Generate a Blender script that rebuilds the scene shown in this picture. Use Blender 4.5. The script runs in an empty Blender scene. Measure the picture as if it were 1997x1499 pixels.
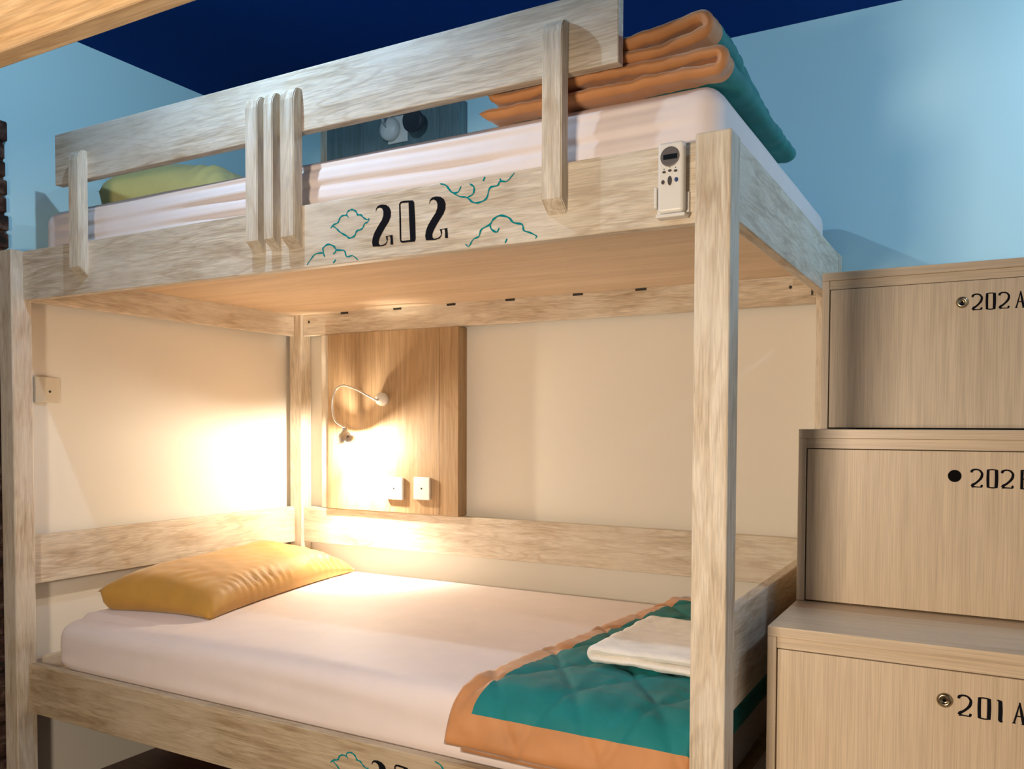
import bpy, bmesh, math, random
from mathutils import Vector, Matrix, noise
random.seed(7)
S = bpy.context.scene
C = S.collection

# ------------------------------------------------------------------ camera
YAW, PITCH, ROLL, FPX, CY = math.radians(29.2347), math.radians(-1.8746), math.radians(0.2089), 1660.66, 884.38
fwd = Vector((-math.sin(YAW)*math.cos(PITCH), math.cos(YAW)*math.cos(PITCH), math.sin(PITCH)))
rt = Vector((math.cos(YAW), math.sin(YAW), 0)); up = rt.cross(fwd)
R_ = rt*math.cos(ROLL) + up*math.sin(ROLL); U_ = -rt*math.sin(ROLL) + up*math.cos(ROLL)
cd = bpy.data.cameras.new('camera'); cam = bpy.data.objects.new('camera', cd); C.objects.link(cam)
cam.matrix_world = Matrix(((R_.x, U_.x, -fwd.x, 0), (R_.y, U_.y, -fwd.y, 0), (R_.z, U_.z, -fwd.z, 1.146), (0, 0, 0, 1)))
cd.sensor_width = 36; cd.sensor_fit = 'HORIZONTAL'; cd.lens = FPX/1997*36
cd.shift_y = (CY-749.5)/1997
cd.clip_start = 0.02
S.camera = cam
# ------------------------------------------------------------------ world, lights, exposure
w = bpy.data.worlds.new('world'); S.world = w; w.use_nodes = True
w.node_tree.nodes['Background'].inputs[0].default_value = (0.6, 0.7, 0.8, 1)
w.node_tree.nodes['Background'].inputs[1].default_value = 0.02
S.view_settings.view_transform = 'Standard'; S.view_settings.look = 'None'
S.view_settings.exposure = 0.0; S.view_settings.gamma = 1.0; S.view_settings.use_curve_mapping = False

def light(name, kind, loc, power, col, size=.05, rot=None, sizey=None, spread=None):
    d = bpy.data.lights.new(name, kind); d.energy = power; d.color = col
    if kind == 'AREA':
        d.shape = 'RECTANGLE'; d.size = size; d.size_y = sizey or size
        if spread: d.spread = spread
    else: d.shadow_soft_size = size
    o = bpy.data.objects.new(name, d); C.objects.link(o); o.location = loc
    if rot: o.rotation_euler = rot
    return o
COOL = (.62, .84, 1.0)
light('aisle_ceiling_lamp', 'POINT', (-1.46, 1.165, 2.30), 20.0, COOL, .012)
light('entry_ceiling_lamp', 'POINT', (.72, 2.12, 2.22), 20.0, COOL, .03)
# the reading lamp of the bunk the photographer sits in, warm, under its deck
light('near_bunk_lamp', 'AREA', (-.78, -.42, 1.14), 36.0, (1.0, .80, .60), .30, (math.radians(70), 0, math.radians(-12)), .25)

# ------------------------------------------------------------------ materials
def newmat(name):
    m = bpy.data.materials.new(name); m.use_nodes = True
    nt = m.node_tree; b = nt.nodes['Principled BSDF']
    return m, nt, b
def plain(name, col, rough=.6, metal=0.0, spec=.5, bump=0, bscale=60, emit=None, estr=0, coat=0):
    m, nt, b = newmat(name)
    b.inputs['Base Color'].default_value = (*col, 1); b.inputs['Roughness'].default_value = rough
    b.inputs['Metallic'].default_value = metal; b.inputs['Specular IOR Level'].default_value = spec
    b.inputs['Coat Weight'].default_value = coat
    if emit: b.inputs['Emission Color'].default_value = (*emit, 1); b.inputs['Emission Strength'].default_value = estr
    if bump:
        tc = nt.nodes.new('ShaderNodeTexCoord'); n = nt.nodes.new('ShaderNodeTexNoise'); n.inputs['Scale'].default_value = bscale
        n.inputs['Detail'].default_value = 4
        bp = nt.nodes.new('ShaderNodeBump'); bp.inputs['Strength'].default_value = bump; bp.inputs['Distance'].default_value = .004
        nt.links.new(tc.outputs['Object'], n.inputs['Vector']); nt.links.new(n.outputs['Fac'], bp.inputs['Height']); nt.links.new(bp.outputs['Normal'], b.inputs['Normal'])
    return m
def ramp(nt, stops):
    r = nt.nodes.new('ShaderNodeValToRGB'); e = r.color_ramp.elements
    while len(e) < len(stops): e.new(.5)
    for i, (p, c) in enumerate(stops): e[i].position = p; e[i].color = (*c, 1)
    return r
def wood(name, axis, light_c, mid_c, dark_c, along=4.5, cross=48, rough=.55, wash=None, bump=.15, fine=.25, dist=.7, lines=.18):
    m, nt, b = newmat(name)
    L = nt.links.new
    tc = nt.nodes.new('ShaderNodeTexCoord'); oi = nt.nodes.new('ShaderNodeObjectInfo')
    add = nt.nodes.new('ShaderNodeVectorMath'); add.operation = 'ADD'
    sc = nt.nodes.new('ShaderNodeVectorMath'); sc.operation = 'SCALE'; sc.inputs[3].default_value = 7.0
    cmb = nt.nodes.new('ShaderNodeCombineXYZ')
    for k in range(3): L(oi.outputs['Random'], cmb.inputs[k])
    L(cmb.outputs[0], sc.inputs[0]); L(tc.outputs['Object'], add.inputs[0]); L(sc.outputs[0], add.inputs[1])
    mp = nt.nodes.new('ShaderNodeMapping'); s = [cross]*3; s['xyz'.index(axis)] = along
    mp.inputs['Scale'].default_value = s; L(add.outputs[0], mp.inputs['Vector'])
    n1 = nt.nodes.new('ShaderNodeTexNoise'); n1.inputs['Scale'].default_value = 1; n1.inputs['Detail'].default_value = 6
    n1.inputs['Roughness'].default_value = .62; n1.inputs['Distortion'].default_value = dist; L(mp.outputs[0], n1.inputs['Vector'])
    r1 = ramp(nt, [(.30, dark_c), (.47, mid_c), (.62, light_c)]); L(n1.outputs['Fac'], r1.inputs[0])
    mp2 = nt.nodes.new('ShaderNodeMapping'); s2 = [cross*9]*3; s2['xyz'.index(axis)] = along*5
    mp2.inputs['Scale'].default_value = s2; L(add.outputs[0], mp2.inputs['Vector'])
    n2 = nt.nodes.new('ShaderNodeTexNoise'); n2.inputs['Scale'].default_value = 1; n2.inputs['Detail'].default_value = 3; L(mp2.outputs[0], n2.inputs['Vector'])
    r2 = ramp(nt, [(.35, (1-fine,)*3), (.6, (1, 1, 1))]); L(n2.outputs['Fac'], r2.inputs[0])
    mx = nt.nodes.new('ShaderNodeMix'); mx.data_type = 'RGBA'; mx.blend_type = 'MULTIPLY'; mx.inputs[0].default_value = 1
    L(r1.outputs[0], mx.inputs[6]); L(r2.outputs[0], mx.inputs[7]); out = mx.outputs[2]
    if lines:
        mp4 = nt.nodes.new('ShaderNodeMapping'); s4 = [9.0]*3; s4['xyz'.index(axis)] = 1.1; mp4.inputs['Scale'].default_value = s4; L(add.outputs[0], mp4.inputs['Vector'])
        n4 = nt.nodes.new('ShaderNodeTexNoise'); n4.inputs['Scale'].default_value = 1; n4.inputs['Detail'].default_value = 2.5; n4.inputs['Roughness'].default_value = .55; L(mp4.outputs[0], n4.inputs['Vector'])
        m4 = nt.nodes.new('ShaderNodeMath'); m4.operation = 'MULTIPLY'; m4.inputs[1].default_value = 95; L(n4.outputs['Fac'], m4.inputs[0])
        m5 = nt.nodes.new('ShaderNodeMath'); m5.operation = 'SINE'; L(m4.outputs[0], m5.inputs[0])
        r4 = ramp(nt, [(.0, (1-lines*.75, 1-lines, 1-lines*1.25)), (.30, (1, 1, 1))]); m6 = nt.nodes.new('ShaderNodeMapRange'); m6.inputs[1].default_value = -1; L(m5.outputs[0], m6.inputs[0]); L(m6.outputs[0], r4.inputs[0])
        mx4 = nt.nodes.new('ShaderNodeMix'); mx4.data_type = 'RGBA'; mx4.blend_type = 'MULTIPLY'; mx4.inputs[0].default_value = 1; L(out, mx4.inputs[6]); L(r4.outputs[0], mx4.inputs[7]); out = mx4.outputs[2]
    if wash:
        n3 = nt.nodes.new('ShaderNodeTexNoise'); n3.inputs['Scale'].default_value = 5; n3.inputs['Detail'].default_value = 5; L(add.outputs[0], n3.inputs['Vector'])
        r3 = ramp(nt, [(.42, (0, 0, 0)), (.64, (.55, .55, .55))]); L(n3.outputs['Fac'], r3.inputs[0])
        m2 = nt.nodes.new('ShaderNodeMix'); m2.data_type = 'RGBA'; L(r3.outputs[0], m2.inputs[0]); L(out, m2.inputs[6]); m2.inputs[7].default_value = (*wash, 1)
        out = m2.outputs[2]
    L(out, b.inputs['Base Color']); b.inputs['Roughness'].default_value = rough
    bp = nt.nodes.new('ShaderNodeBump'); bp.inputs['Strength'].default_value = bump; bp.inputs['Distance'].default_value = .002
    L(n1.outputs['Fac'], bp.inputs['Height']); L(bp.outputs[0], b.inputs['Normal'])
    return m
LW, MW, DW, WA = (.79, .71, .58), (.68, .58, .44), (.54, .43, .30), (.77, .72, .62)
WX = wood('washed_oak_x', 'x', LW, MW, DW, wash=WA)
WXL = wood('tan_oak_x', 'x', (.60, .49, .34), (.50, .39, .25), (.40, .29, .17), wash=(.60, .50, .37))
WY = wood('washed_oak_y', 'y', LW, MW, DW, wash=WA)
WZ = wood('washed_oak_z', 'z', LW, MW, DW, wash=WA)
DECK = wood('deck_plywood', 'x', (.76, .60, .43), (.70, .54, .37), (.63, .47, .31), along=.8, cross=9, bump=.05, fine=.1, lines=.05)
PANEL = wood('panel_veneer', 'z', (.48, .33, .19), (.43, .285, .15), (.36, .23, .115), along=1.2, cross=30, bump=.05, fine=.2, lines=.10)
LAM = wood('locker_laminate', 'z', (.72, .58, .415), (.68, .545, .385), (.62, .485, .34), along=1.5, cross=55, bump=.03, fine=.18, rough=.42, dist=.1, lines=0)
LAMX = wood('locker_laminate_x', 'x', (.72, .58, .415), (.68, .545, .385), (.62, .485, .34), along=1.5, cross=55, bump=.03, fine=.18, rough=.38, dist=.1, lines=0)

def wallmat():
    m, nt, b = newmat('two_tone_wall'); L = nt.links.new
    g = nt.nodes.new('ShaderNodeNewGeometry'); sx = nt.nodes.new('ShaderNodeSeparateXYZ'); L(g.outputs['Position'], sx.inputs[0])
    mt = nt.nodes.new('ShaderNodeMath'); mt.operation = 'GREATER_THAN'; mt.inputs[1].default_value = 1.58; L(sx.outputs['Z'], mt.inputs[0])
    mx = nt.nodes.new('ShaderNodeMix'); mx.data_type = 'RGBA'; L(mt.outputs[0], mx.inputs[0])
    mx.inputs[6].default_value = (.83, .80, .72, 1); mx.inputs[7].default_value = (.54, .84, .93, 1)
    L(mx.outputs[2], b.inputs['Base Color']); b.inputs['Roughness'].default_value = .75
    n = nt.nodes.new('ShaderNodeTexNoise'); n.inputs['Scale'].default_value = 90; L(g.outputs['Position'], n.inputs['Vector'])
    bp = nt.nodes.new('ShaderNodeBump'); bp.inputs['Strength'].default_value = .06; bp.inputs['Distance'].default_value = .002
    L(n.outputs['Fac'], bp.inputs['Height']); L(bp.outputs[0], b.inputs['Normal'])
    return m
WALL = wallmat()
NAVY = plain('navy_ceiling_paint', (.0002, .036, .20), .85, spec=.1)
FLOORM = wood('dark_red_floor', 'x', (.085, .03, .022), (.06, .022, .018), (.04, .014, .012), rough=.4)
def fabric(name, col, rough=.75, bump=.25, scale=350, sheen=.2, blotch=.06):
    m, nt, b = newmat(name); L = nt.links.new
    tc = nt.nodes.new('ShaderNodeTexCoord'); n = nt.nodes.new('ShaderNodeTexNoise'); n.inputs['Scale'].default_value = scale; L(tc.outputs['Object'], n.inputs['Vector'])
    n2 = nt.nodes.new('ShaderNodeTexNoise'); n2.inputs['Scale'].default_value = 14; n2.inputs['Detail'].default_value = 3; L(tc.outputs['Object'], n2.inputs['Vector'])
    r = ramp(nt, [(.3, tuple(c*(1-blotch) for c in col)), (.7, tuple(min(1, c*(1+blotch)) for c in col))]); L(n2.outputs['Fac'], r.inputs[0]); L(r.outputs[0], b.inputs['Base Color'])
    b.inputs['Roughness'].default_value = rough; b.inputs['Sheen Weight'].default_value = sheen
    bp = nt.nodes.new('ShaderNodeBump'); bp.inputs['Strength'].default_value = bump; bp.inputs['Distance'].default_value = .001
    L(n.outputs['Fac'], bp.inputs['Height']); L(bp.outputs[0], b.inputs['Normal'])
    return m
SHEET = fabric('pale_pink_satin_sheet', (.84, .75, .73), .62, .08, 500, .1, .02)
MUST = fabric('mustard_cotton', (.53, .28, .04), .6, .2, 300, .3)
MUST2 = fabric('mustard_cotton_blue_lit', (.50, .46, .17), .6, .2, 300, .3)  # mustard cotton too, its greenish tone is blue light put into the colour
TEAL = fabric('teal_quilt_cotton', (.0, .19, .195), .7, .25, 300, .03, .12)
ORNG = fabric('orange_quilt_border', (.54, .24, .085), .65, .25, 300, .3, .1)
TERRY = fabric('white_terry_towel', (.88, .84, .78), .95, 1.0, 260, .5)
WHITE = plain('white_plastic', (.80, .78, .73), .35)
IVORY = plain('ivory_plastic', (.70, .64, .50), .4)
CHROME = plain('chrome', (.86, .86, .87), .32, 1.0)
BRASS = plain('aged_nickel', (.42, .34, .22), .25, 1.0)
BLACK = plain('black_void', (.003, .003, .003), .8, spec=.1)
INK = plain('black_ink', (.004, .004, .007), .85, spec=.15)
TINK = plain('teal_ink', (.0, .235, .25), .85, spec=.15)
SLOT = plain('dark_steel_and_gap_shade', (.03, .025, .02), .6)  # metal bits, and the painted dark of the slat gaps
GREYP = plain('grey_plastic', (.13, .12, .12), .35)
LCD = plain('lcd_dark', (.01, .015, .02), .15)
BTN = plain('dark_button', (.05, .045, .04), .5)
BBTN = plain('blue_button', (.01, .05, .18), .5)
DGREY = plain('dark_grey_enamel', (.035, .04, .05), .4)
BULB = plain('frosted_bulb', (1, .9, .8), .5, emit=(1, .74, .46), estr=300)

# ------------------------------------------------------------------ helpers
def link(name, bm, mat, parent=None, smooth=False):
    me = bpy.data.meshes.new(name); bmesh.ops.recalc_face_normals(bm, faces=bm.faces[:]); bm.to_mesh(me); bm.free()
    if smooth:
        for p in me.polygons: p.use_smooth = True
    me.materials.append(mat)
    o = bpy.data.objects.new(name, me); C.objects.link(o)
    if parent: o.parent = parent; o.matrix_parent_inverse = parent.matrix_world.inverted()
    return o
def empty(name, loc, label, cat, group=None):
    o = bpy.data.objects.new(name, None); C.objects.link(o); o.location = loc; o.empty_display_size = .05
    bpy.context.view_layer.update() if False else None
    o.matrix_world = Matrix.Translation(loc)
    o['label'] = label; o['category'] = cat
    if group: o['group'] = group
    return o
def tag(o, label=None, cat=None, group=None, kind=None):
    if label: o['label'] = label
    if cat: o['category'] = cat
    if group: o['group'] = group
    if kind: o['kind'] = kind
    return o
def addbox(bm, x0, x1, y0, y1, z0, z1, bev=.0025, seg=2):
    r = bmesh.ops.create_cube(bm, size=1); vs = r['verts']
    for v in vs:
        v.co = Vector(((x0+x1)/2+v.co.x*(x1-x0), (y0+y1)/2+v.co.y*(y1-y0), (z0+z1)/2+v.co.z*(z1-z0)))
    if bev:
        es = list({e for v in vs for e in v.link_edges})
        bmesh.ops.bevel(bm, geom=es, offset=min(bev, .45*min(x1-x0, y1-y0, z1-z0)), segments=seg, affect='EDGES', profile=.5)
def box(name, d, mat, parent=None, bev=.0025, seg=2):
    bm = bmesh.new(); addbox(bm, *d, bev=bev, seg=seg); return link(name, bm, mat, parent)
def frame_from(axis):
    a = axis.normalized(); t = Vector((0, 0, 1)) if abs(a.z) < .9 else Vector((1, 0, 0))
    u = a.cross(t).normalized(); v = a.cross(u).normalized(); return u, v
def addlathe(bm, prof, origin, axis, n=32, skip=None):
    u, v = frame_from(axis); a = axis.normalized(); rings = []
    for (r, h) in prof:
        if r < 1e-6: rings.append([bm.verts.new(origin+a*h)])
        else: rings.append([bm.verts.new(origin+a*h+(u*math.cos(2*math.pi*i/n)+v*math.sin(2*math.pi*i/n))*r) for i in range(n)])
    for k in range(len(rings)-1):
        A, B = rings[k], rings[k+1]
        for i in range(n):
            if skip and skip(k, i): continue
            if len(A) == 1 and len(B) == 1: continue
            if len(A) == 1: bm.faces.new((A[0], B[i], B[(i+1) % n]))
            elif len(B) == 1: bm.faces.new((A[i], A[(i+1) % n], B[0]))
            else: bm.faces.new((A[i], A[(i+1) % n], B[(i+1) % n], B[i]))
def catmull(pts, k=8):
    P = [Vector(p) for p in pts]; P = [P[0]*2-P[1]]+P+[P[-1]*2-P[-2]]; out = []
    for i in range(1, len(P)-2):
        for j in range(k):
            t = j/k; a, b, c, d = P[i-1], P[i], P[i+1], P[i+2]
            out.append(.5*((2*b)+(c-a)*t+(2*a-5*b+4*c-d)*t*t+(3*b-a-3*c+d)*t**3))
    out.append(P[-2]); return out
def addtube(bm, pts, r, n=12):
    rings = []; u = None
    for i, p in enumerate(pts):
        t = (pts[min(i+1, len(pts)-1)]-pts[max(i-1, 0)]).normalized()
        if u is None: u, v = frame_from(t)
        u = (u-t*u.dot(t)).normalized(); v = t.cross(u)
        rings.append([bm.verts.new(p+(u*math.cos(2*math.pi*j/n)+v*math.sin(2*math.pi*j/n))*r) for j in range(n)])
    for a, b in zip(rings, rings[1:]):
        for j in range(n): bm.faces.new((a[j], a[(j+1) % n], b[(j+1) % n], b[j]))
    bm.faces.new(rings[0]); bm.faces.new(rings[-1])
def rbox(name, d, rad, div, mat, parent=None, disp=None):
    """rounded soft box on a dense grid, optional displacement fn(co)->offset"""
    x0, x1, y0, y1, z0, z1 = d; c = Vector(((x0+x1)/2, (y0+y1)/2, (z0+z1)/2)); h = Vector(((x1-x0)/2, (y1-y0)/2, (z1-z0)/2))
    bm = bmesh.new(); cache = {}
    nx, ny, nz = div
    def coord(i, n, hh):
        # finer near the ends
        t = -1+2*i/n; return t
    def vert(i, j, k):
        key = (i, j, k)
        if key in cache: return cache[key]
        p = Vector((coord(i, nx, 0)*h.x, coord(j, ny, 0)*h.y, coord(k, nz, 0)*h.z))
        q = Vector([max(-h[a]+rad, min(h[a]-rad, p[a])) for a in range(3)])
        dlt = p-q
        if dlt.length > 1e-9:
            m = max(abs(dlt.x), abs(dlt.y), abs(dlt.z)); 
            p = q+dlt.normalized()*rad*(m/rad if m < rad-1e-9 else 1)
        p = p+c
        if disp: p = p+disp(p)
        cache[key] = bm.verts.new(p); return cache[key]
    def quad(a, b, c_, d_): bm.faces.new((vert(*a), vert(*b), vert(*c_), vert(*d_)))
    for i in range(nx):
        for j in range(ny):
            for k in (0, nz): quad((i, j, k), (i+1, j, k), (i+1, j+1, k), (i, j+1, k))
    for i in range(nx):
        for k in range(nz):
            for j in (0, ny): quad((i, j, k), (i+1, j, k), (i+1, j, k+1), (i, j, k+1))
    for j in range(ny):
        for k in range(nz):
            for i in (0, nx): quad((i, j, k), (i, j+1, k), (i, j+1, k+1), (i, j, k+1))
    return link(name, bm, mat, parent, True)
def art(name, polys, y, mat, parent, th=.0006):
    """flat painted shapes on a plane y: list of outline point lists (x,z), each triangulated by filling"""
    bm = bmesh.new()
    for outer, holes in polys:
        es = []
        for loop in [outer]+holes:
            vs = [bm.verts.new((x, y-th, z)) for x, z in loop]
            for a, b in zip(vs, vs[1:]+vs[:1]): es.append(bm.edges.new((a, b)))
        bmesh.ops.triangle_fill(bm, use_beauty=True, edges=es)
    return link(name, bm, mat, parent)
def stroke(pts, ws):
    """outline of a polyline with widths -> polygon"""
    n = len(pts); L, Rr = [], []
    for i in range(n):
        a = Vector(pts[max(i-1, 0)]); b = Vector(pts[min(i+1, n-1)]); t = (b-a).normalized() if (b-a).length else Vector((1, 0))
        nn = Vector((-t.y, t.x)); p = Vector(pts[i]); L.append(tuple(p+nn*ws[i]/2)); Rr.append(tuple(p-nn*ws[i]/2))
    return L+Rr[::-1]
def ribbons(name, strokes, y, mat, parent, th=.0006):
    """each stroke: (pts, widths) -> quads strips on plane y"""
    bm = bmesh.new()
    for q, (pts, ws) in enumerate(strokes):
        o = stroke(pts, ws); n = len(pts); vs = [bm.verts.new((x, y-th-q*1e-6, z)) for x, z in o]
        for i in range(n-1): bm.faces.new((vs[i], vs[i+1], vs[2*n-2-i], vs[2*n-1-i]))
    return link(name, bm, mat, parent)

# ------------------------------------------------------------------ the room
WX0, WY1, CEIL = -2.56, 2.70, 2.364
tag(box('floor', (-2.66, 1.7, -1.7, 2.8, -.1, 0), FLOORM, bev=0), kind='structure')
tag(box('ceiling', (-2.66, 1.7, -1.7, 2.8, CEIL, CEIL+.1), NAVY, bev=0), kind='structure')
tag(box('wall_left', (-2.66, WX0, -1.7, 2.8, 0, CEIL), WALL, bev=0), kind='structure')
tag(box('wall_back', (WX0, 1.6, WY1, 2.8, 0, CEIL), WALL, bev=0), kind='structure')
tag(box('wall_right', (1.6, 1.7, -1.7, 2.8, 0, CEIL), WALL, bev=0), kind='structure')
tag(box('wall_front', (WX0, 1.6, -1.7, -1.6, 0, CEIL), WALL, bev=0), kind='structure')

# rough brick facing on the left wall, ending beside the bunk
def brickmat():
    m, nt, b = newmat('dark_red_brick'); L = nt.links.new
    tc = nt.nodes.new('ShaderNodeTexCoord'); n = nt.nodes.new('ShaderNodeTexNoise'); n.inputs['Scale'].default_value = 30; n.inputs['Detail'].default_value = 6
    L(tc.outputs['Object'], n.inputs['Vector'])
    r = ramp(nt, [(.35, (.012, .008, .006)), (.5, (.05, .018, .010)), (.68, (.13, .085, .06))]); L(n.outputs['Fac'], r.inputs[0]); L(r.outputs[0], b.inputs['Base Color'])
    b.inputs['Roughness'].default_value = .9
    bp = nt.nodes.new('ShaderNodeBump'); bp.inputs['Strength'].default_value = .8; bp.inputs['Distance'].default_value = .01; L(n.outputs['Fac'], bp.inputs['Height']); L(bp.outputs[0], b.inputs['Normal'])
    return m
BRICK = brickmat()
bm = bmesh.new()
zz = 0.0; row = 0
addbox(bm, WX0+.0005, WX0+.012, 1.0, 1.478, 0, 2.03, 0)
while zz < 1.96:
    h = .052; off = .11 if row % 2 else 0
    yy = 1.0
    while yy < 1.48:
        y1 = min(yy+.21-off, 1.488+random.uniform(-.006, .004)); off = 0
        if y1-yy > .02: addbox(bm, WX0+.004, WX0+.020+random.uniform(0, .003), yy, y1-.004, zz, zz+h-.009, .003, 1)
        yy = y1+.002 if y1 < 1.47 else 9
    zz += h; row += 1
addbox(bm, WX0+.0005, WX0+.023, 1.0, 1.487, zz, 2.034, .004, 1)
tag(link('trim_1', bm, BRICK), kind='structure')

# ------------------------------------------------------------------ bunk bed
bed = empty('bunk_bed', (-1.46, 2.08, 0), 'whitewashed oak bunk bed numbered 202 on its upper front rail', 'bunk bed')
PX = ((-2.5335, -2.4715), (-.4514, -.3887)); PYF = (1.450, 1.511); PYB = (2.637, 2.697)
for px in PX:
    for py in (PYF, PYB):
        box('post', (px[0], px[1], py[0], py[1], 0, 1.651), WZ, bed, .003)
YR0, YR1 = 1.486, 1.511
up_rail = box('front_rail', (-2.4715, -.4514, YR0, YR1, 1.507, 1.650), WX, bed, .002)
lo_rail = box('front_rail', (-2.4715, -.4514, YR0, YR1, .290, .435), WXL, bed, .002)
guard = box('guard_rail', (-2.3115, -.6101, YR0, YR1, 1.818, 1.959), WX, bed, .002)
def support(x0, x1, top=1.914, bot=1.553):
    y0, y1 = 1.458, YR0
    bm = bmesh.new()
    pr = [(y1, bot), (y0, bot+.024), (y0, top-.028), (y0+.003, top-.014), (y0+.010, top-.004), (y0+.018, top), (y1, top)]
    A = [bm.verts.new((x0, y, z)) for y, z in pr]; B = [bm.verts.new((x1, y, z)) for y, z in pr]
    bm.faces.new(A); bm.faces.new(B)
    for i in range(len(pr)): bm.faces.new((A[i], A[(i+1) % len(pr)], B[(i+1) % len(pr)], B[i]))
    es = [e for e in bm.edges if abs(e.verts[0].co.x-e.verts[1].co.x) < 1e-6 and not (abs(e.verts[0].co.y-y1) < 1e-6 and abs(e.verts[1].co.y-y1) < 1e-6)]
    bmesh.ops.bevel(bm, geom=es, offset=.002, segments=2, affect='EDGES')
    return link('guard_support', bm, WZ, bed)
support(-2.211, -2.167, 1.893, 1.552)
support(-1.539, -1.500); support(-1.4806, -1.452); support(-1.428, -1.386)
support(-.7545, -.7123)
# end rails, back rails, ledgers
box('end_rail', (-2.532, -2.507, 1.511, 2.637, 1.512, 1.650), WY, bed)
box('end_rail', (-2.532, -2.507, 1.511, 2.637, .663, .809), WY, bed)
box('end_rail', (-.416, -.391, 1.511, 2.637, 1.507, 1.650), WY, bed)
box('end_rail', (-.432, -.407, 1.511, 2.637, .614, .803), WY, bed)
box('end_rail', (-2.532, -2.507, 1.511, 2.637, .290, .435), WY, bed)
box('end_rail', (-.416, -.391, 1.511, 2.637, .290, .435), WY, bed)
box('back_rail', (-2.4715, -.4514, 2.652, 2.677, .663, .809), WX, bed)
box('back_rail', (-2.4715, -.4514, 2.652, 2.677, 1.512, 1.650), WX, bed)
box('back_rail', (-2.4715, -.4514, 2.652, 2.677, .290, .435), WX, bed)
box('deck', (-2.507, -.416, 1.511, 2.652, 1.5975, 1.612), DECK, bed, .001)
box('deck', (-2.507, -.416, 1.511, 2.652, .375, .390), DECK, bed, .001)
for x in (-2.2521, -1.9909, -1.7441, -1.4939, -1.2295, -1.0027, -.76):
    box('slat_gap_and_plate', (x-.019, x+.019, 2.6495, 2.6525, 1.5895, 1.5972), SLOT, bed, .0008, 1)  # dark strips stand in for the shade in the slat-end gaps
box('corner_block', (-.520, -.452, 2.640, 2.6518, 1.512, 1.590), WX, bed, .001)
box('slat_gap_and_plate', (-.466, -.460, 2.6385, 2.6405, 1.535, 1.566), SLOT, bed, .0004, 1)
# bolt heads
def disc(name, loc, axis, r, h, mat, parent, n=24):
    bm = bmesh.new(); addlathe(bm, [(0, 0), (r, 0), (r, h*.7), (r*.85, h), (0, h)], Vector(loc), Vector(axis), n); return link(name, bm, mat, parent)
disc('bolt', (-2.44, 2.652, 1.568), (0, -1, 0), .005, .002, SLOT, bed)
disc('bolt', (-.528, 2.652, 1.565), (0, -1, 0), .005, .002, SLOT, bed)

# painted number and cloud motifs on the rails
TWO = [(-1.1737, 1.6102), (-1.1723, 1.6178), (-1.1668, 1.6226), (-1.157, 1.624), (-1.1453, 1.6218), (-1.1366, 1.6158), (-1.1322, 1.6061), (-1.1328, 1.5954), (-1.1376, 1.5852), (-1.1463, 1.5754), (-1.1551, 1.564), (-1.162, 1.5539), (-1.1653, 1.5465), (-1.165, 1.5402), (-1.161, 1.5367), (-1.1522, 1.5374), (-1.1464, 1.5399), (-1.1435, 1.5443), (-1.1454, 1.5514), (-1.1473, 1.5547), (-1.128, 1.5557), (-1.127, 1.5456), (-1.1261, 1.5348), (-1.1338, 1.5353), (-1.1334, 1.5463), (-1.1347, 1.5534), (-1.1415, 1.5533), (-1.1406, 1.547), (-1.1425, 1.5411), (-1.1464, 1.5361), (-1.1552, 1.5343), (-1.163, 1.5341), (-1.1817, 1.5357), (-1.1837, 1.5452), (-1.1817, 1.5559), (-1.1767, 1.5663), (-1.1668, 1.5792), (-1.157, 1.5905), (-1.1531, 1.5993), (-1.1527, 1.6085), (-1.156, 1.6151), (-1.1628, 1.6182), (-1.1695, 1.6166), (-1.1723, 1.6115)]
ZO = [(-1.1107, 1.6188), (-1.1069, 1.6237), (-1.0974, 1.6248), (-1.0748, 1.6227), (-1.0711, 1.6185), (-1.0683, 1.5804), (-1.067, 1.541), (-1.0693, 1.5352), (-1.0824, 1.5357), (-1.1013, 1.5357), (-1.107, 1.5382), (-1.1089, 1.5468), (-1.1098, 1.5851)]
ZI = [(-1.1069, 1.6183), (-1.1031, 1.6202), (-1.0857, 1.6195), (-1.0842, 1.5822), (-1.0814, 1.5402), (-1.1012, 1.5399), (-1.1047, 1.5418), (-1.1054, 1.5846)]
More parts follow.
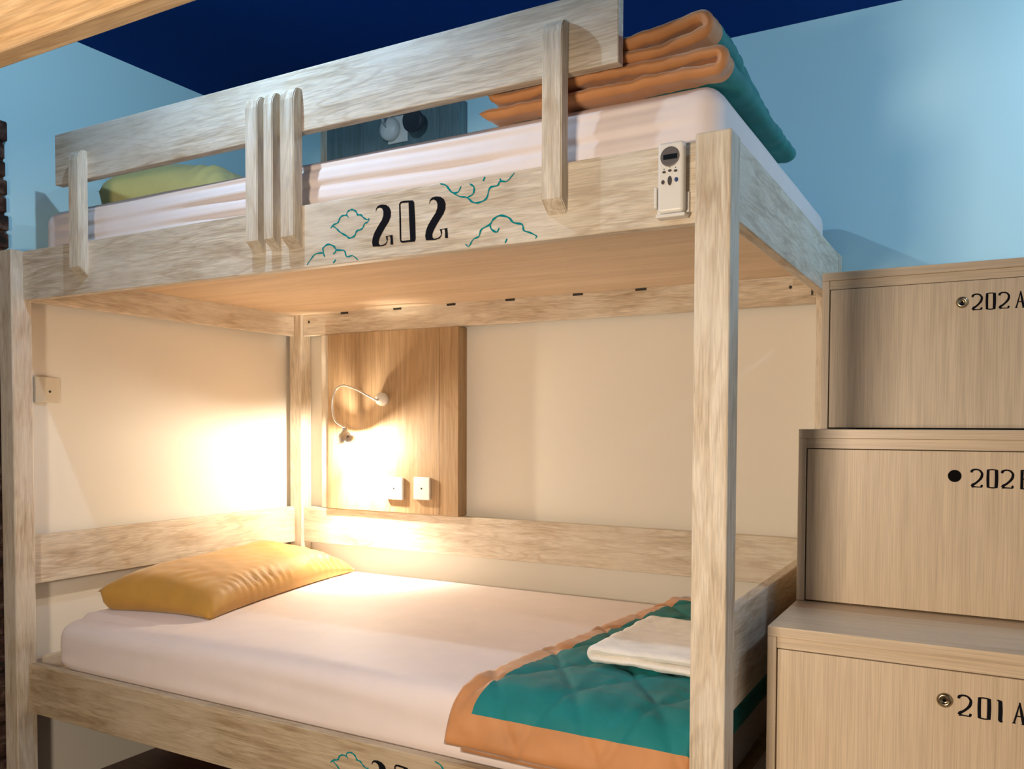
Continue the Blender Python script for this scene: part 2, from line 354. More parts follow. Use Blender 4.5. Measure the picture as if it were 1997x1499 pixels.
CL = [
[(-1.301, 1.5884), (-1.2947, 1.5949), (-1.2832, 1.5977), (-1.2779, 1.6011), (-1.2748, 1.6079), (-1.2665, 1.6125), (-1.2552, 1.612), (-1.249, 1.6065)],
[(-1.2552, 1.612), (-1.2531, 1.6188), (-1.2449, 1.6226), (-1.2367, 1.6221), (-1.2286, 1.6175), (-1.2236, 1.6099), (-1.2145, 1.608), (-1.2065, 1.6008), (-1.1965, 1.5958), (-1.1915, 1.5983)],
[(-1.1915, 1.5983), (-1.1945, 1.5916), (-1.2045, 1.5881), (-1.2085, 1.5807), (-1.2146, 1.5766), (-1.2267, 1.574), (-1.2328, 1.5644), (-1.2471, 1.5612), (-1.2553, 1.5668), (-1.2718, 1.5757), (-1.2843, 1.5858), (-1.2947, 1.5925), (-1.301, 1.5884)],
[(-1.3724, 1.5126), (-1.3621, 1.5233), (-1.3467, 1.5353), (-1.324, 1.5369), (-1.3239, 1.5465), (-1.3089, 1.5533), (-1.2915, 1.5471), (-1.2842, 1.5388), (-1.2622, 1.5348), (-1.2549, 1.521), (-1.238, 1.5213), (-1.2227, 1.5105)],
[(-1.2941, 1.5303), (-1.288, 1.534), (-1.2857, 1.5389)],
[(-1.2942, 1.5102), (-1.2867, 1.5171)],
[(-1.324, 1.5369), (-1.319, 1.5269)],
[(-1.0054, 1.6482), (-.9906, 1.6427), (-.9759, 1.6269), (-.9614, 1.625), (-.9532, 1.636)],
[(-.9759, 1.6269), (-.9573, 1.6159), (-.9388, 1.6111), (-.9245, 1.5998), (-.9083, 1.5978), (-.8924, 1.6043), (-.8845, 1.6235), (-.8667, 1.6262), (-.8609, 1.6338), (-.8453, 1.6317), (-.828, 1.646)],
[(-.9388, 1.6111), (-.9245, 1.6169), (-.9225, 1.6302), (-.9327, 1.6384)],
[(-.8609, 1.6388), (-.8589, 1.6312)],
[(-.9004, 1.6392), (-.8965, 1.6471)],
[(-.9426, 1.5178), (-.9344, 1.5118), (-.9243, 1.5245), (-.9102, 1.5299), (-.9042, 1.5429), (-.8842, 1.5508), (-.8763, 1.5601), (-.8606, 1.5657), (-.8412, 1.5594), (-.8295, 1.5481), (-.8104, 1.5426), (-.8066, 1.5306), (-.7914, 1.524), (-.7782, 1.5161), (-.782, 1.5115)],
[(-.8842, 1.5492), (-.8802, 1.5403), (-.8684, 1.5339), (-.8625, 1.5417)],
[(-.8487, 1.51), (-.8449, 1.518)]]
def smooth2(pts, k=5):
    if len(pts) < 3: return [tuple(p) for p in pts]
    return [(v.x, v.y) for v in catmull([(p[0], p[1], 0) for p in pts], k)]
def smooth_loop(pts, k=3):
    n = len(pts); out = []
    for i in range(n):
        a, b, c, d = [Vector(pts[(i+q) % n]) for q in (-1, 0, 1, 2)]
        for j in range(k):
            t = j/k; out.append(tuple(.5*((2*b)+(c-a)*t+(2*a-5*b+4*c-d)*t*t+(3*b-a-3*c+d)*t**3)))
    return out
def off(pts, dx, dz): return [(x+dx, z+dz) for x, z in pts]
art('painted_number', [(TWO, []), (ZO, [ZI]), (off(TWO, .141, -.0006), [])], YR0, INK, up_rail)
def clouds(idx, dx, dz, zmax, zmin, parent):
    st = []
    for i in idx:
        pts = smooth2(off(CL[i], dx, dz), 6); n = len(pts)
        ws = [.0038*(.35+.65*math.sin(math.pi*min(1, max(0, (k+.6)/n)))**.5)*(1+.25*math.sin(k*.9)) for k in range(n)]
        keep = [(p, w_) for p, w_ in zip(pts, ws) if zmin < p[1] < zmax]
        if len(keep) > 1: st.append(([a for a, b in keep], [b for a, b in keep]))
    if st: ribbons('painted_cloud', st, YR0, TINK, parent)
for idx in ((0, 1, 2), (3, 4, 5, 6), (7, 8, 9, 10, 11), (12, 13, 14)):
    clouds(idx, 0, 0, 1.6485, 1.5085, up_rail)
    clouds(idx, -.0055 if idx[0] < 7 else -.012, -1.2175, .4335, .2915, lo_rail)
ONE = [(-1.035, 1.617), (-1.030, 1.6225), (-1.010, 1.6225), (-1.007, 1.615), (-1.006, 1.541), (-1.002, 1.5365), (-1.024, 1.5355), (-1.0255, 1.545), (-1.0265, 1.607), (-1.028, 1.613)]
art('painted_number', [(off(TWO, -.014, -1.2215), []), (off(ZO, -.014, -1.2205), [off(ZI, -.014, -1.2205)]), (off(ONE, -.014, -1.2205), [])], YR0, INK, lo_rail)

# ------------------------------------------------------------------ mattresses
def upper_disp(p):
    o = Vector((0, 0, 0))
    nz = noise.noise(Vector((p.x*1.1, 0, p.z*4)))
    if p.y < 1.56:
        k = 1 if p.z > 1.63 else 0
        ph = 2.2*noise.noise(Vector((p.x*.9, 3.1, p.z*3)))
        o.y += .0045*k*(math.sin(p.z*165+ph*1.6+p.x*1.5)+.5*math.sin(p.z*310+ph*3+p.x*3))*(.6+.6*noise.noise(Vector((p.x*2.2, 7, 0))))*max(0, min(1, (p.x+2.40)/.08))*max(0, min(1, (-.46-p.x)/.12))
    if p.z > 1.74: o.z -= .003*abs(noise.noise(Vector((p.x*3, p.y*3, 0))))
    return o
m_up = rbox('mattress', (-2.440, -.428, 1.524, 2.638, 1.613, 1.772), .045, (120, 40, 30), SHEET, disp=upper_disp)
tag(m_up, 'mattress in a pale satin fitted sheet on the upper bunk', 'mattress', 'bunk mattresses')
def low_disp(p):
    o = Vector((0, 0, 0))
    if p.y < 1.62:
        ph = 1.5*noise.noise(Vector((p.x*.8, 9.1, p.z*3)))
        o.y += .0014*math.sin(p.z*105+ph*5+p.x*1.3)*(.4+noise.noise(Vector((p.x*1.7, 5, p.z*6))))*(1 if p.z > .44 else 0)
        tl = max(0, min(1, (-1.9-p.x)/.5)); o.z -= .015*tl*min(1, max(0, (p.z-.42)/.12))
    if p.z > .56: o.z -= .003*abs(noise.noise(Vector((p.x*1.5, p.y*7, 2))))
    t = max(0, 1-abs(p.x+2.42)/.12)
    if p.z < .45 and p.x < -2.30: o.x += .07*((.45-p.z)/.06)*((-2.30-p.x)/.1)*.6; o.z += .03*((-2.30-p.x)/.1)*.6*((.45-p.z)/.06)
    return o
m_lo = rbox('mattress', (-2.420, -.448, 1.528, 2.636, .391, .576), .055, (120, 60, 24), SHEET, disp=low_disp)
tag(m_lo, 'mattress in a pale satin fitted sheet on the lower bunk', 'mattress', 'bunk mattresses')

# ------------------------------------------------------------------ pillows
def pillow(name, hl, hw, hh, mat, seed, clampx=None, M=None, rest=0):
    bm = bmesh.new(); n1, n2 = 46, 80; grid = {}
    rest0 = (M @ Vector((hw, 0, hh*.38))).z
    for s in (1, -1):
        for i in range(n1+1):
            for j in range(n2+1):
                u = -1+2*i/n1; v = -1+2*j/n2
                edge = (i in (0, n1) or j in (0, n2))
                if s == -1 and edge: grid[(s, i, j)] = grid[(1, i, j)]; continue
                pinch = 1-.07*(1-abs(u)**2)*abs(v)**3; pin2 = 1-.10*(1-abs(v)**2.5)*abs(u)**3
                x = u*hw*pin2; y = v*hl*pinch
                f = max(0, (1-abs(u)**3.4))**.44*max(0, (1-abs(v)**5.5))**.44
                z = s*hh*f*(1.0 if s > 0 else .38)
                if s > 0 and not edge:
                    e = min(1-abs(u), 1-abs(v)); ang = (v*hl if 1-abs(u) < 1-abs(v) else u*hw)
                    amp = .0085*math.exp(-((e-.22)/.17)**2)
                    z += amp*(math.sin(ang*150+seed+5*noise.noise(Vector((ang*6, seed, e*3))))+.6*noise.noise(Vector((ang*40, e*5, seed))))*max(0, min(1, .35+1.2*u))*(.5+.9*noise.noise(Vector((ang*5, seed*3, 1))))
                    z += .006*noise.noise(Vector((u*2.2, v*3, seed)))+.003*noise.noise(Vector((u*7, v*9, seed)))
                p = Vector((x, y, z+hh*.38))
                if M: p = M @ p
                if s < 0: p.z = rest0+(p.z-rest0)*max(0, 1-f*3.2)
                if clampx is not None and p.x < clampx:
                    p.z += (clampx-p.x)*.9; p.x = clampx+(.002*math.sin(j)) 
                grid[(s, i, j)] = bm.verts.new(p)
    for s in (1, -1):
        for i in range(n1):
            for j in range(n2): bm.faces.new((grid[(s, i, j)], grid[(s, i+1, j)], grid[(s, i+1, j+1)], grid[(s, i, j+1)]))
    dz = rest-min(v.co.z for v in bm.verts)
    for v in bm.verts: v.co.z += dz
    return link(name, bm, mat, None, True)
Mp = Matrix.Translation((-2.262, 2.115, .578)) @ Matrix.Rotation(math.radians(11.5), 4, 'Z') @ Matrix.Rotation(math.radians(8), 4, 'Y')
tag(pillow('pillow', .445, .205, .085, MUST, 1.3, -2.497, Mp, .5765), 'mustard yellow pillow on the lower bunk under the lit reading lamp', 'pillow', 'bunk pillows')
Mp = Matrix.Translation((-2.215, 2.05, 1.776)) @ Matrix.Rotation(math.radians(14), 4, 'Z') @ Matrix.Rotation(math.radians(8), 4, 'Y')
tag(pillow('pillow', .40, .21, .135, MUST2, 4.7, -2.497, Mp, 1.7725), 'mustard yellow pillow, blue light put into its olive tone, on the upper bunk, half hidden behind the guard board', 'pillow', 'bunk pillows')

# ------------------------------------------------------------------ folded textiles
def folded(path, ys, thick, cover, border, isborder, parent, zoff=None, wr=.002, seed=0, names=('cover', 'border'), closed_round=.012):
    """path: dense list of (x,z) centreline; ys: list of y stations. Solid cloth of given thickness."""
    P = [Vector((path[0][0], 0, path[0][1]))]
    for a, b in path[1:]:
        if math.hypot(a-P[-1].x, b-P[-1].z) > .0012: P.append(Vector((a, 0, b)))
    n = len(P); m = len(ys)
    arc = [0]
    for a, b in zip(P, P[1:]): arc.append(arc[-1]+(b-a).length)
    N = []
    for i in range(n):
        t = (P[min(i+1, n-1)]-P[max(i-1, 0)]).normalized(); N.append(Vector((-t.z, 0, t.x)))
    top, bot = {}, {}
    V = []
    def add(p): V.append(p); return len(V)-1
    y0, y1 = ys[0], ys[-1]
    for i in range(n):
        for j, y in enumerate(ys):
            d = min(y-y0, y1-y, arc[i], arc[-1]-arc[i]); f = 1 if d > closed_round else math.sqrt(max(.0, 1-(1-d/closed_round)**2))
            th = thick*.5*(.12+.88*f)
            base = P[i]+Vector((0, y, 0))
            if zoff: base = base+zoff(base, arc[i]/arc[-1])
            q = noise.noise(Vector((arc[i]*9, y*14, seed)))*wr+noise.noise(Vector((arc[i]*38, y*42, seed+5)))*wr*.8
            top[i, j] = add(base+N[i]*(th+q)); bot[i, j] = add(base-N[i]*(th-q*.6))
    F = [[], []]
    for i in range(n-1):
        for j in range(m-1):
            k = 1 if isborder(arc[i]+.5*(arc[i+1]-arc[i]), arc[-1], (ys[j]+ys[j+1])/2) else 0
            F[k].append((top[i, j], top[i+1, j], top[i+1, j+1], top[i, j+1])); F[k].append((bot[i, j], bot[i, j+1], bot[i+1, j+1], bot[i+1, j]))
    for i in range(n-1):
        for j in (0, m-1):
            k = 1 if isborder(arc[i], arc[-1], ys[j]) else 0
            F[k].append((top[i, j], top[i+1, j], bot[i+1, j], bot[i, j]))
    for j in range(m-1):
        for i in (0, n-1):
            k = 1 if isborder(arc[i], arc[-1], ys[j]) else 0
            F[k].append((top[i, j], top[i, j+1], bot[i, j+1], bot[i, j]))
    out = []
    for k, (fs, mat) in enumerate(zip(F, (cover, border))):
        if not fs: continue
        used = sorted({q for f in fs for q in f}); mp = {q: r for r, q in enumerate(used)}
        me = bpy.data.meshes.new(names[k]); me.from_pydata([V[q] for q in used], [], [[mp[q] for q in f] for f in fs]); me.update()
        bm = bmesh.new(); bm.from_mesh(me); bmesh.ops.recalc_face_normals(bm, faces=bm.faces[:]); bm.to_mesh(me); bm.free()
        for p in me.polygons: p.use_smooth = True
        me.materials.append(mat); o = bpy.data.objects.new(names[k], me); C.objects.link(o)
        if parent: o.parent = parent; o.matrix_parent_inverse = parent.matrix_world.inverted()
        out.append(o)
    return out
def uturn(cx, z0, z1, side, n=9):
    r = (z1-z0)/2; c = (z0+z1)/2
    return [(cx+side*r*math.sin(math.pi*k/n), c-r*math.cos(math.pi*k/n)) for k in range(n+1)]
def line(a, b, step=.012):
    n = max(2, int(math.hypot(b[0]-a[0], b[1]-a[1])/step)); return [(a[0]+(b[0]-a[0])*k/n, a[1]+(b[1]-a[1])*k/n) for k in range(n)]
def lin(a, b, n): return [a+(b-a)*k/n for k in range(n+1)]
# upper quilt: folded several times, borders showing at its front edge
qu = empty('quilt', (-.65, 1.8, 1.775), 'folded teal quilt with orange border stacked on the upper bunk end', 'quilt', 'bunk quilts')
z0 = 1.7888
path = line((-.930, z0), (-.440, z0))+uturn(-.440, z0, z0+.030, 1)+line((-.440, z0+.030), (-.895, z0+.028))+uturn(-.895, z0+.028, z0+.050, -1)[1:] \
    + line((-.895, z0+.050), (-.56, z0+.052))+[(-.54, z0+.053), (-.52, z0+.057), (-.50, z0+.062)]+line((-.50, z0+.062), (-.468, z0+.068))+uturn(-.466, z0+.068, z0+.098, 1)+line((-.466, z0+.098), (-.50, z0+.096))+line((-.50, z0+.096), (-.60, z0+.079))+line((-.60, z0+.079), (-.86, z0+.073))
ysu = lin(1.518, 1.575, 8)+lin(1.575, 2.13, 48)[1:]
def zup(b, s):
    return Vector((.006*noise.noise(Vector((b.y*5, s*9, 1))), .006*noise.noise(Vector((b.x*9, s*7, 4)))*(1 if b.y < 1.6 else .3), -.55*min(1, max(0, (b.y-1.60)/.5))*(b.z-1.785)+.004*noise.noise(Vector((b.x*12, b.y*8, s*12)))))
folded(path, ysu, .021, TEAL, ORNG, lambda a, A, y: y < 1.572 or a < .05 or a > A-.05, qu, zup, .0058, 2.0, closed_round=.010)
# lower quilt: doubled, laid flat across the foot of the mattress, front edge drooping over
ql = empty('quilt', (-.7, 2.05, .578), 'teal quilt with orange border spread flat across the lower bunk', 'quilt', 'bunk quilts')
PY = catmull([(2.600, .5800, 0), (2.2, .5805, 0), (1.80, .5805, 0), (1.64, .580, 0), (1.585, .5795, 0), (1.541, .570, 0), (1.509, .545, 0), (1.4965, .512, 0), (1.494, .482, 0), (1.4955, .462, 0)], 10)
PYarc = [0]
for a, b in zip(PY, PY[1:]): PYarc.append(PYarc[-1]+(b-a).length)
AL = PYarc[-1]
def yz(s):
    for k in range(len(PYarc)-1):
        if s <= PYarc[k+1]: t = (s-PYarc[k])/(PYarc[k+1]-PYarc[k]); p = PY[k].lerp(PY[k+1], t); break
    else: p, k = PY[-1], len(PY)-2
    t = (PY[k+1]-PY[k]).normalized(); return p, Vector((t.y, -t.x))   # outward normal in (y,z)
def flat_quilt():
    nx, ns = 74, 116; V = []; top = {}; bot = {}
    def stitch(x, s):
        # wavy diagonal quilting lines
        a = (x*1.05+s*.75+.02*math.sin(s*9))/.19; b = (x*1.05-s*.75+.02*math.sin(s*7+1))/.19
        da = abs(a-round(a)); db = abs(b-round(b)); d = min(da, db)
        return -.0055*math.exp(-(d/.045)**2)+.004*min(1, d/.25)
    layers = []
    for lay in (0, 1):
        xl = (-.957, -.985)[lay]; send = (AL, AL-.018)[lay]
        for i in range(nx+1):
            for j in range(ns+1):
                s = send*j/ns; p, nrm = yz(s); fr = 1-s/AL
                xr = -.464+.0185*min(1, max(0, (p.x-1.520)/.02))
                x = xl+.115*min(1, fr/.93)*1+(xr-(xl+.115*min(1, fr/.93)))*i/nx
                d = min(i/nx*.5, send-s, s); rd = .012
                f = 1 if d > rd else math.sqrt(max(0, 1-(1-d/rd)**2))
                th = .0065*(.15+.85*f)
                q = stitch(x, s)*f*(1 if lay else .3)+(.0028*noise.noise(Vector((x*26, s*9, 3)))*(1+1.3*math.exp(-((s-.72)/.25)**2))+.0042*noise.noise(Vector((x*10+s*10, s*42-x*14, 7))))*f
                edge = .012*noise.noise(Vector((x*6, lay, 1))) if j > ns-6 else 0
                base = (.0055, .0175)[lay]+(1-lay)*.004*0
                cy, cz = p.x+nrm.x*0, p.y
                lift = base+(.010*math.exp(-((s-AL)/.05)**2) if lay else 0)
                c = Vector((x+.005*noise.noise(Vector((s*7, lay, 2)))*(1-i/nx), cy+nrm.x*lift*1.0, cz+nrm.y*lift+(edge if j > ns-6 else 0)*.4))
                n3 = Vector((0, nrm.x, nrm.y))
                V.append(c+n3*(th+max(q, -.005))); top[lay, i, j] = len(V)-1
                V.append(c-n3*th*.8); bot[lay, i, j] = len(V)-1
    F = [[], []]
    def cls(lay, i, j):
        s = AL*(j+.5)/ns; fr = i/nx*.52
        return 1 if fr < .052 or s > AL-.060 or s < .05 else 0
    for lay in (0, 1):
        for i in range(nx):
            for j in range(ns):
                k = cls(lay, i, j); T, B = top, bot
                F[k].append((T[lay, i, j], T[lay, i+1, j], T[lay, i+1, j+1], T[lay, i, j+1])); F[k].append((B[lay, i, j], B[lay, i, j+1], B[lay, i+1, j+1], B[lay, i+1, j]))
        for i in range(nx):
            for j in (0, ns): F[1].append((top[lay, i, j], top[lay, i+1, j], bot[lay, i+1, j], bot[lay, i, j]))
        for j in range(ns): F[1].append((top[lay, 0, j], top[lay, 0, j+1], bot[lay, 0, j+1], bot[lay, 0, j]))
    for j in range(ns):   # fold at the right
        k = cls(0, nx, j)
        a0, a1, b0, b1 = [V[q] for q in (bot[0, nx, j], bot[0, nx, j+1], top[1, nx, j], top[1, nx, j+1])]
        prev = (bot[0, nx, j], bot[0, nx, j+1])
        for m in range(1, 6):
            if m == 5: cur = (top[1, nx, j], top[1, nx, j+1])
            else:
                t = m/5
                for a_, b_ in ((a0, b0), (a1, b1)):
                    kk = min(1, max(0, (a_.y-1.540)/.03)); wv = .004*noise.noise(Vector((a_.y*14, 2, 2)))
                    drop = ((.003, -.026), (.010, -.046+wv*2), (.020, -.036+wv), (.0215, -.006))[m-1]
                    A_ = a_.lerp(b_, t)+Vector((.009*math.sin(math.pi*t), 0, 0)); B_ = Vector((-.4455+drop[0]+.0015, a_.y, .5815+drop[1]))
                    V.append(A_.lerp(B_, kk))
                cur = (len(V)-2, len(V)-1)
            F[k].append((prev[0], prev[1], cur[1], cur[0])); prev = cur
    for k, (nm, mat) in enumerate((('cover', TEAL), ('border', ORNG))):
        used = sorted({q for f in F[k] for q in f}); mp = {q: r for r, q in enumerate(used)}
        me = bpy.data.meshes.new(nm); me.from_pydata([V[q] for q in used], [], [[mp[q] for q in f] for f in F[k]])
        bm = bmesh.new(); bm.from_mesh(me); bmesh.ops.remove_doubles(bm, verts=bm.verts[:], dist=1e-5); bmesh.ops.recalc_face_normals(bm, faces=bm.faces[:]); bm.to_mesh(me); bm.free()
        for p in me.polygons: p.use_smooth = True
        me.materials.append(mat); o = bpy.data.objects.new(nm, me); C.objects.link(o); o.parent = ql; o.matrix_parent_inverse = ql.matrix_world.inverted()
flat_quilt()
# towel: folded white terry on the lower quilt
tz = .6262
path = line((-.47, tz), (-.760, tz))+uturn(-.760, tz, tz+.0195, -1)+line((-.760, tz+.0195), (-.47, tz+.0195))
def ztow(b, s): return Vector((.03*(b.y-1.76)+.004*noise.noise(Vector((b.y*6, s, 1))), .05*(b.x+.65)*0+.02*(b.x+.8)/.3*.2, .003*noise.noise(Vector((b.x*6, b.y*6, s*2)))))
tw = folded(path, lin(1.735, 2.10, 36), .0180, TERRY, TERRY, lambda a, A, y: False, None, ztow, .0035, 9.0, names=('towel', 'towel'), closed_round=.012)[0]
tag(tw, 'white terry towel folded on the teal quilt behind the front post', 'towel')

# ------------------------------------------------------------------ wall panels, lamps, switches
PANEL_B = wood('panel_veneer_blue_lit', 'z', (.17, .26, .28), (.145, .225, .245), (.12, .19, .21), along=1.2, cross=30, bump=.05, fine=.2, lines=.10)  # same brown veneer, with the cool blue light put into its colour
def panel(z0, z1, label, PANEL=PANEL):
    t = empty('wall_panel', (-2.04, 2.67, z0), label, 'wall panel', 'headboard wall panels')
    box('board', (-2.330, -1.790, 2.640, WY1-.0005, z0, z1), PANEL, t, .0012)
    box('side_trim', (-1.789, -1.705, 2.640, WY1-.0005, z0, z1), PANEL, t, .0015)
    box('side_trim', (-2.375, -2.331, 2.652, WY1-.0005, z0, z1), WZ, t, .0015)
panel(.8105, 1.5105, 'brown wood veneer panel on the wall beside the lower bunk')
panel(1.6505, 2.34, 'brown wood veneer panel, blue light put into its grey tone, glimpsed above the upper bunk mattress', PANEL_B)

def switch(x0, x1, z0, z1, label):
    t = empty('wall_socket', ((x0+x1)/2, 2.64, z0), label, 'socket', 'sockets on the wood panel')
    box('plate', (x0, x1, 2.628, 2.6395, z0, z1), WHITE, t, .003, 3)
    cx, cz = (x0+x1)/2, (z0+z1)/2
    disc('screw', (cx, 2.6282, cz), (0, -1, 0), .0035, .0012, SLOT, t, 12)
switch(-2.0315, -1.951, .861, .9465, 'white square wall socket, left one of the pair below the lamp')
switch(-1.8985, -1.825, .866, .951, 'white square wall socket, right one of the pair below the lamp')
t = empty('power_outlet', (WX0, 1.60, 1.21), 'ivory power outlet on the left wall behind the front post', 'outlet')
box('plate', (WX0+.0005, WX0+.011, 1.565, 1.645, 1.212, 1.292), IVORY, t, .003, 3)
disc('socket_hole', (WX0+.0112, 1.612, 1.247), (1, 0, 0), .004, .001, SLOT, t, 12)

def lamp_base(t, loc, mat=WHITE, r=.026):
    bm = bmesh.new(); addlathe(bm, [(0, 0), (r, 0), (r, .020), (r*.9, .027), (r*.55, .032), (.006, .040), (0, .040)], Vector(loc), Vector((0, -1, 0))); link('base', bm, mat, t, True)
lt = empty('reading_lamp', (-2.03, 2.64, 1.25), 'lit chrome gooseneck reading lamp on the lower bunk panel', 'lamp', 'gooseneck reading lamps')
lamp_base(lt, (-2.045, 2.6395, 1.247))
HEAD = Vector((-2.158, 2.545, 1.100)); AX = Vector((.10, .12, -1)).normalized()
gp = catmull([(-2.045, 2.606, 1.247), (-2.035, 2.575, 1.243), (-2.060, 2.562, 1.258), (-2.125, 2.556, 1.287), (-2.178, 2.554, 1.299), (-2.214, 2.552, 1.280), (-2.228, 2.550, 1.224), (-2.212, 2.548, 1.165), tuple(HEAD-AX*.038)], 10)
bm = bmesh.new(); addtube(bm, gp, .0042); link('gooseneck', bm, CHROME, lt, True)
bm = bmesh.new()
addlathe(bm, [(.009, -.038), (.011, -.030), (.012, -.022), (.022, -.016), (.030, -.004), (.036, .012), (.037, .020), (.0352, .020), (.034, .012), (.028, -.003), (.020, -.013), (.010, -.018)], HEAD, AX, 36,
         skip=lambda k, i: (k in (2, 3, 8, 9)) and i in (11, 12, 13, 14, 15, 16, 20, 21, 22, 23, 24, 25, 26))
link('shade', bm, CHROME, lt, True)
bm = bmesh.new(); bmesh.ops.create_uvsphere(bm, u_segments=20, v_segments=12, radius=.011)
for v in bm.verts: v.co = v.co*.8+HEAD+AX*.011
link('bulb', bm, BULB, lt, True)
bm = bmesh.new(); addlathe(bm, [(0, -.004), (.004, -.004), (.005, .006), (0, .006)], HEAD+Vector((.030, -.024, .002)), Vector((.8, -.5, .2)), 12); link('switch_knob', bm, GREYP, lt, True)
lp = light('reading_lamp_glow', 'POINT', HEAD+AX*.034, 17.0, (1.0, .87, .70), .008); lp.parent = lt; lp.matrix_parent_inverse = lt.matrix_world.inverted()
lp = light('reading_lamp_beam', 'SPOT', HEAD+AX*.034, 38.0, (1.0, .87, .70), .014); lp.data.spot_size = math.radians(98); lp.data.spot_blend = .8
lp.rotation_mode = 'QUATERNION'; lp.rotation_quaternion = AX.to_track_quat('-Z', 'Y'); lp.parent = lt; lp.matrix_parent_inverse = lt.matrix_world.inverted()

ut = empty('reading_lamp', (-2.0, 2.64, 2.25), 'unlit gooseneck reading lamp above the upper bunk, seen under the guard board', 'lamp', 'gooseneck reading lamps')
box('back_plate', (-2.02, -1.93, 2.6300, 2.6395, 2.215, 2.315), WHITE, ut, .003)
bm = bmesh.new(); addlathe(bm, [(0, 0), (.040, 0), (.044, .010), (.042, .022), (.028, .030), (.010, .036), (0, .036)], Vector((-2.000, 2.6298, 2.266)), Vector((0, -1, 0))); link('base', bm, WHITE, ut, True)
bm = bmesh.new(); addtube(bm, catmull([(-2.000, 2.595, 2.266), (-1.998, 2.57, 2.285), (-1.975, 2.565, 2.325), (-1.92, 2.575, 2.335), (-1.872, 2.59, 2.300)], 8), .0042); link('gooseneck', bm, CHROME, ut, True)
bm = bmesh.new(); addlathe(bm, [(.008, -.032), (.014, -.022), (.034, -.012), (.042, .006), (.043, .020), (.040, .020), (0, .012)], Vector((-1.868, 2.595, 2.268)), Vector((-.1, -1, -.1)), 32); link('shade', bm, DGREY, ut, True)

# ------------------------------------------------------------------ air-conditioner remote in its holder on the front rail
rm = empty('remote_control', (-.497, 1.47, 1.52), 'white air conditioner remote control in a holder on the upper rail', 'remote control')
box('body', (-.523, -.475, 1.460, 1.478, 1.524, 1.648), WHITE, rm, .006, 4)
bm = bmesh.new(); addbox(bm, -.530, -.471, 1.480, 1.4855, 1.520, 1.562, .0015); addbox(bm, -.530, -.5245, 1.462, 1.482, 1.534, 1.572, .002)
addbox(bm, -.526, -.472, 1.460, 1.484, 1.516, 1.5225, .002); link('holder', bm, WHITE, rm)
scr = disc('screen', (-.500, 1.4602, 1.6215), (0, -1, 0), .0175, .0012, GREYP, rm, 36)
box('lcd', (-.512, -.4865, 1.4582, 1.4592, 1.6165, 1.6255), LCD, scr, .0003, 1)
def button(x, z, rx, rz, mat=BTN):
    bm = bmesh.new(); addlathe(bm, [(0, 0), (1, 0), (.9, .0014), (0, .0014)], Vector((0, 0, 0)), Vector((0, -1, 0)), 20)
    for v in bm.verts: v.co = Vector((x+v.co.x*rx, 1.4602+v.co.y, z+v.co.z*rz))
    link('button', bm, mat, rm)
for x in (-.5105, -.5000, -.4895): button(x, 1.5955+(.0015 if x == -.5 else 0), .0035, .0022)
for x, z in ((-.5105, 1.6005), (-.5, 1.603), (-.4895, 1.6010)): button(x, z, .0009, .0009)
button(-.5000, 1.5795, .0042, .0085); button(-.5125, 1.578, .0033, .0040); button(-.4880, 1.580, .0036, .0042, BBTN)

# ------------------------------------------------------------------ staircase lockers
G = {
 '2': [([(.02, .80), (.05, .90), (.20, .965), (.36, .975)], [.10, .12, .08, .075]), ([(.36, .975), (.54, .93), (.68, .80), (.70, .68), (.64, .52), (.48, .36), (.28, .22), (.12, .14), (.06, .04)], [.075, .08, .10, .115, .12, .10, .10, .13, .13]),
       ([(.04, .04), (.30, .03), (.68, .02)], [.11, .055, .05]), ([(.66, .01), (.69, .10), (.67, .16)], [.08, .11, .05])],
 '0': [([(.10, .98), (.09, .5), (.11, .02)], [.12, .13, .12]), ([(.62, .98), (.64, .5), (.62, .0)], [.14, .15, .14]), ([(.05, .96), (.36, .985), (.66, .96)], [.06, .06, .06]), ([(.05, .04), (.36, .005), (.66, .03)], [.06, .06, .06])],
 '1': [([(.02, .97), (.12, .96), (.22, .90)], [.03, .07, .14]), ([(.22, .95), (.24, .5), (.23, .03)], [.14, .16, .15]), ([(.16, .02), (.28, .0), (.38, .02)], [.05, .08, .03])],
 'A': [([(.36, 1.0), (.22, .5), (.07, .03)], [.03, .065, .07]), ([(.35, 1.0), (.47, .5), (.60, .02)], [.06, .11, .12]), ([(.17, .36), (.50, .36)], [.05, .05]), ([(-.03, .02), (.17, .02)], [.04, .04]), ([(.47, .01), (.75, .01)], [.04, .04])],
 'B': [([(.10, 1.0), (.10, .5), (.10, .0)], [.13, .13, .13]), ([(.0, .98), (.25, .985), (.42, .93), (.50, .78), (.42, .60), (.25, .53), (.10, .52)], [.05, .06, .08, .11, .08, .05, .05]), ([(.25, .53), (.46, .46), (.56, .27), (.46, .07), (.25, .01), (.0, .01)], [.05, .08, .12, .08, .06, .05])],
}
def text(s, x, z, h, y, parent):
    adv = {0: 0, 1: .73, 2: 1.44, 3: 2.30}
    if '1' in s[:3]: adv = {0: 0, 1: .80, 2: 1.55, 3: 2.22}
    st = []
    for i, ch in enumerate(s):
        for pts, ws in G[ch]:
            pp = smooth2([(x+(adv[i]+a*.74)*h, z+b*h) for a, b in pts], 5)
            n = len(pts); W = []
            for k in range(len(pp)):
                t = k/(len(pp)-1)*(n-1); i0 = min(int(t), n-2); W.append((ws[i0]*(1-(t-i0))+ws[i0+1]*(t-i0))*h*1.12)
            st.append((pp, W))
    ribbons('painted_number', st, y, INK, parent)
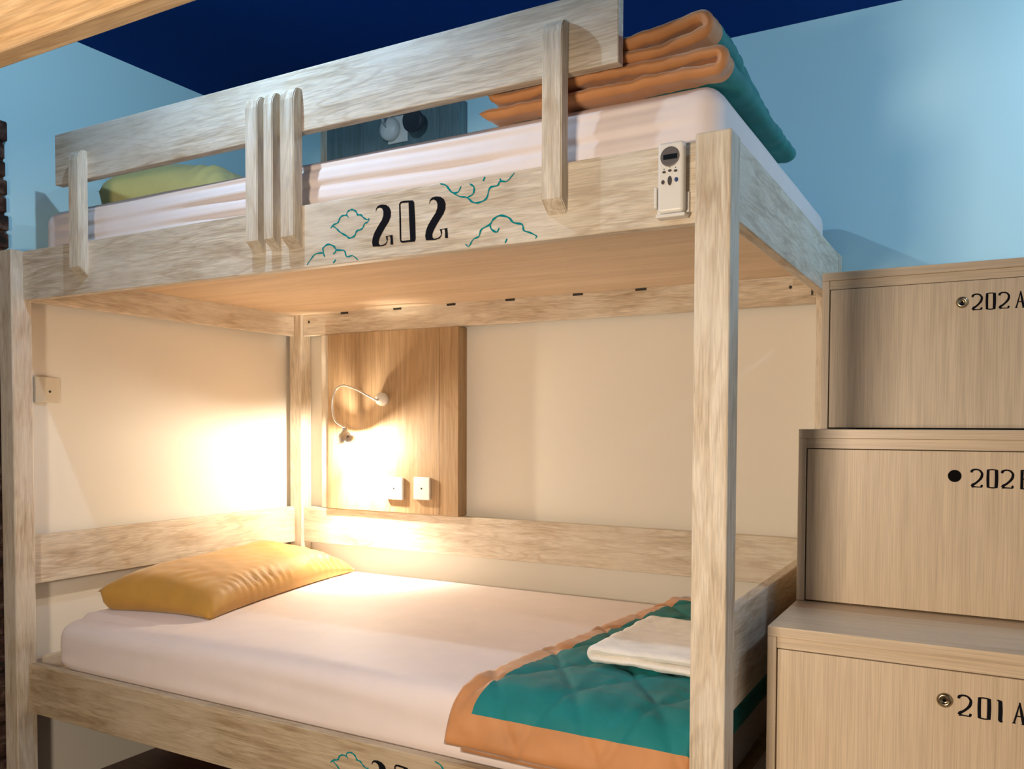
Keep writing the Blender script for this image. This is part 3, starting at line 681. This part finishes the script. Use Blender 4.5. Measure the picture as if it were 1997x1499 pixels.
def locker(y, z0, z1, txt, lockz, lockkind, label, tx=-.038, tz=None):
    t = empty('step_locker', (0, (y+2.69)/2, z0), label, 'locker', 'lockers stacked as stairs')
    x0, x1, yb = -.360, .345, 2.69
    box('top_slab', (x0, x1, y, yb, z1-.0195, z1), LAMX, t, .0012)
    bm = bmesh.new()
    addbox(bm, x0, x0+.0165, y+.0005, yb, z0, z1-.0197, .0008, 1); link('side_panel', bm, LAM, t)
    bm = bmesh.new(); addbox(bm, x1-.0165, x1, y+.0005, yb, z0, z1-.0197, .0008, 1); link('side_panel', bm, LAM, t)
    box('fascia', (x0+.0168, x1-.0168, y+.004, y+.02, z1-.041, z1-.0197), LAMX, t, .0005, 1)
    box('carcass', (x0+.0168, x1-.0168, y+.022, yb-.002, z0+.0005, z1-.020), BLACK, t, 0)
    d = box('door', (x0+.0190, x1-.0190, y+.0015, y+.0195, z0+.003, z1-.0425), LAM, t, .0010, 2)
    if lockkind == 'lock':
        bm = bmesh.new(); addlathe(bm, [(0, 0), (.0125, 0), (.0128, .0015), (.0105, .0045), (.0065, .0055), (.0058, .0035), (.003, .0028), (0, .0028)], Vector((-.058, y+.0014, lockz)), Vector((0, -1, 0)), 32)
        k = link('lock', bm, BRASS, d, True)
        bm = bmesh.new(); addlathe(bm, [(0, 0), (.0028, 0), (.0028, .0012), (0, .0012)], Vector((-.058, y-.0013, lockz)), Vector((0, -1, 0)), 14); link('keyhole', bm, BLACK, k)
    elif lockkind == 'hole':
        bm = bmesh.new(); addlathe(bm, [(0, 0), (.0122, 0), (.0122, .0006), (0, .0006)], Vector((-.0580, y+.0014, lockz)), Vector((0, -1, 0)), 32); link('lock_hole', bm, BLACK, d)
    if txt: text(txt, tx, tz, .0365, y+.0015, d)
locker(2.185, 1.1415, 1.519, '202A', 1.4285, 'lock', 'beige laminate locker marked 202 A, topmost step of the stair', -.0385, 1.4095)
locker(1.916, .7685, 1.141, '202B', 1.0490, 'hole', 'beige laminate locker marked 202 B with a black lock hole', -.0290, 1.0275)
locker(1.641, .3905, .768, '201A', .6740, 'lock', 'beige laminate locker marked 201 A, lowest visible step beside the bed', -.0370, .6510)
locker(1.372, .0005, .390, None, 0, None, 'beige laminate locker at floor level under the 201 A locker')

# ------------------------------------------------------------------ the bunk the photographer sits in: only its rail shows overhead
nb = empty('bunk_bed', (-.3, -.1, 0), 'neighbouring bunk bed whose oak rail crosses the top left corner', 'bunk bed')
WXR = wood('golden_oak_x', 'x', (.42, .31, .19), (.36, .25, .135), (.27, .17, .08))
box('front_rail', (-2.35, .78, .488, .5125, 1.507, 1.650), WXR, nb, .002)
box('deck', (-2.35, .78, -.70, .487, 1.5975, 1.612), WXR, nb, .001)
box('back_rail', (-2.35, .78, -.725, -.7005, 1.507, 1.650), WXR, nb, .002)
for a, b in ((-2.412, -2.3505), (.7805, .842)):
    for c, d in ((.482, .543), (-.785, -.724)): box('post', (a, b, c, d, 0, 1.651), WZ, nb, .003)
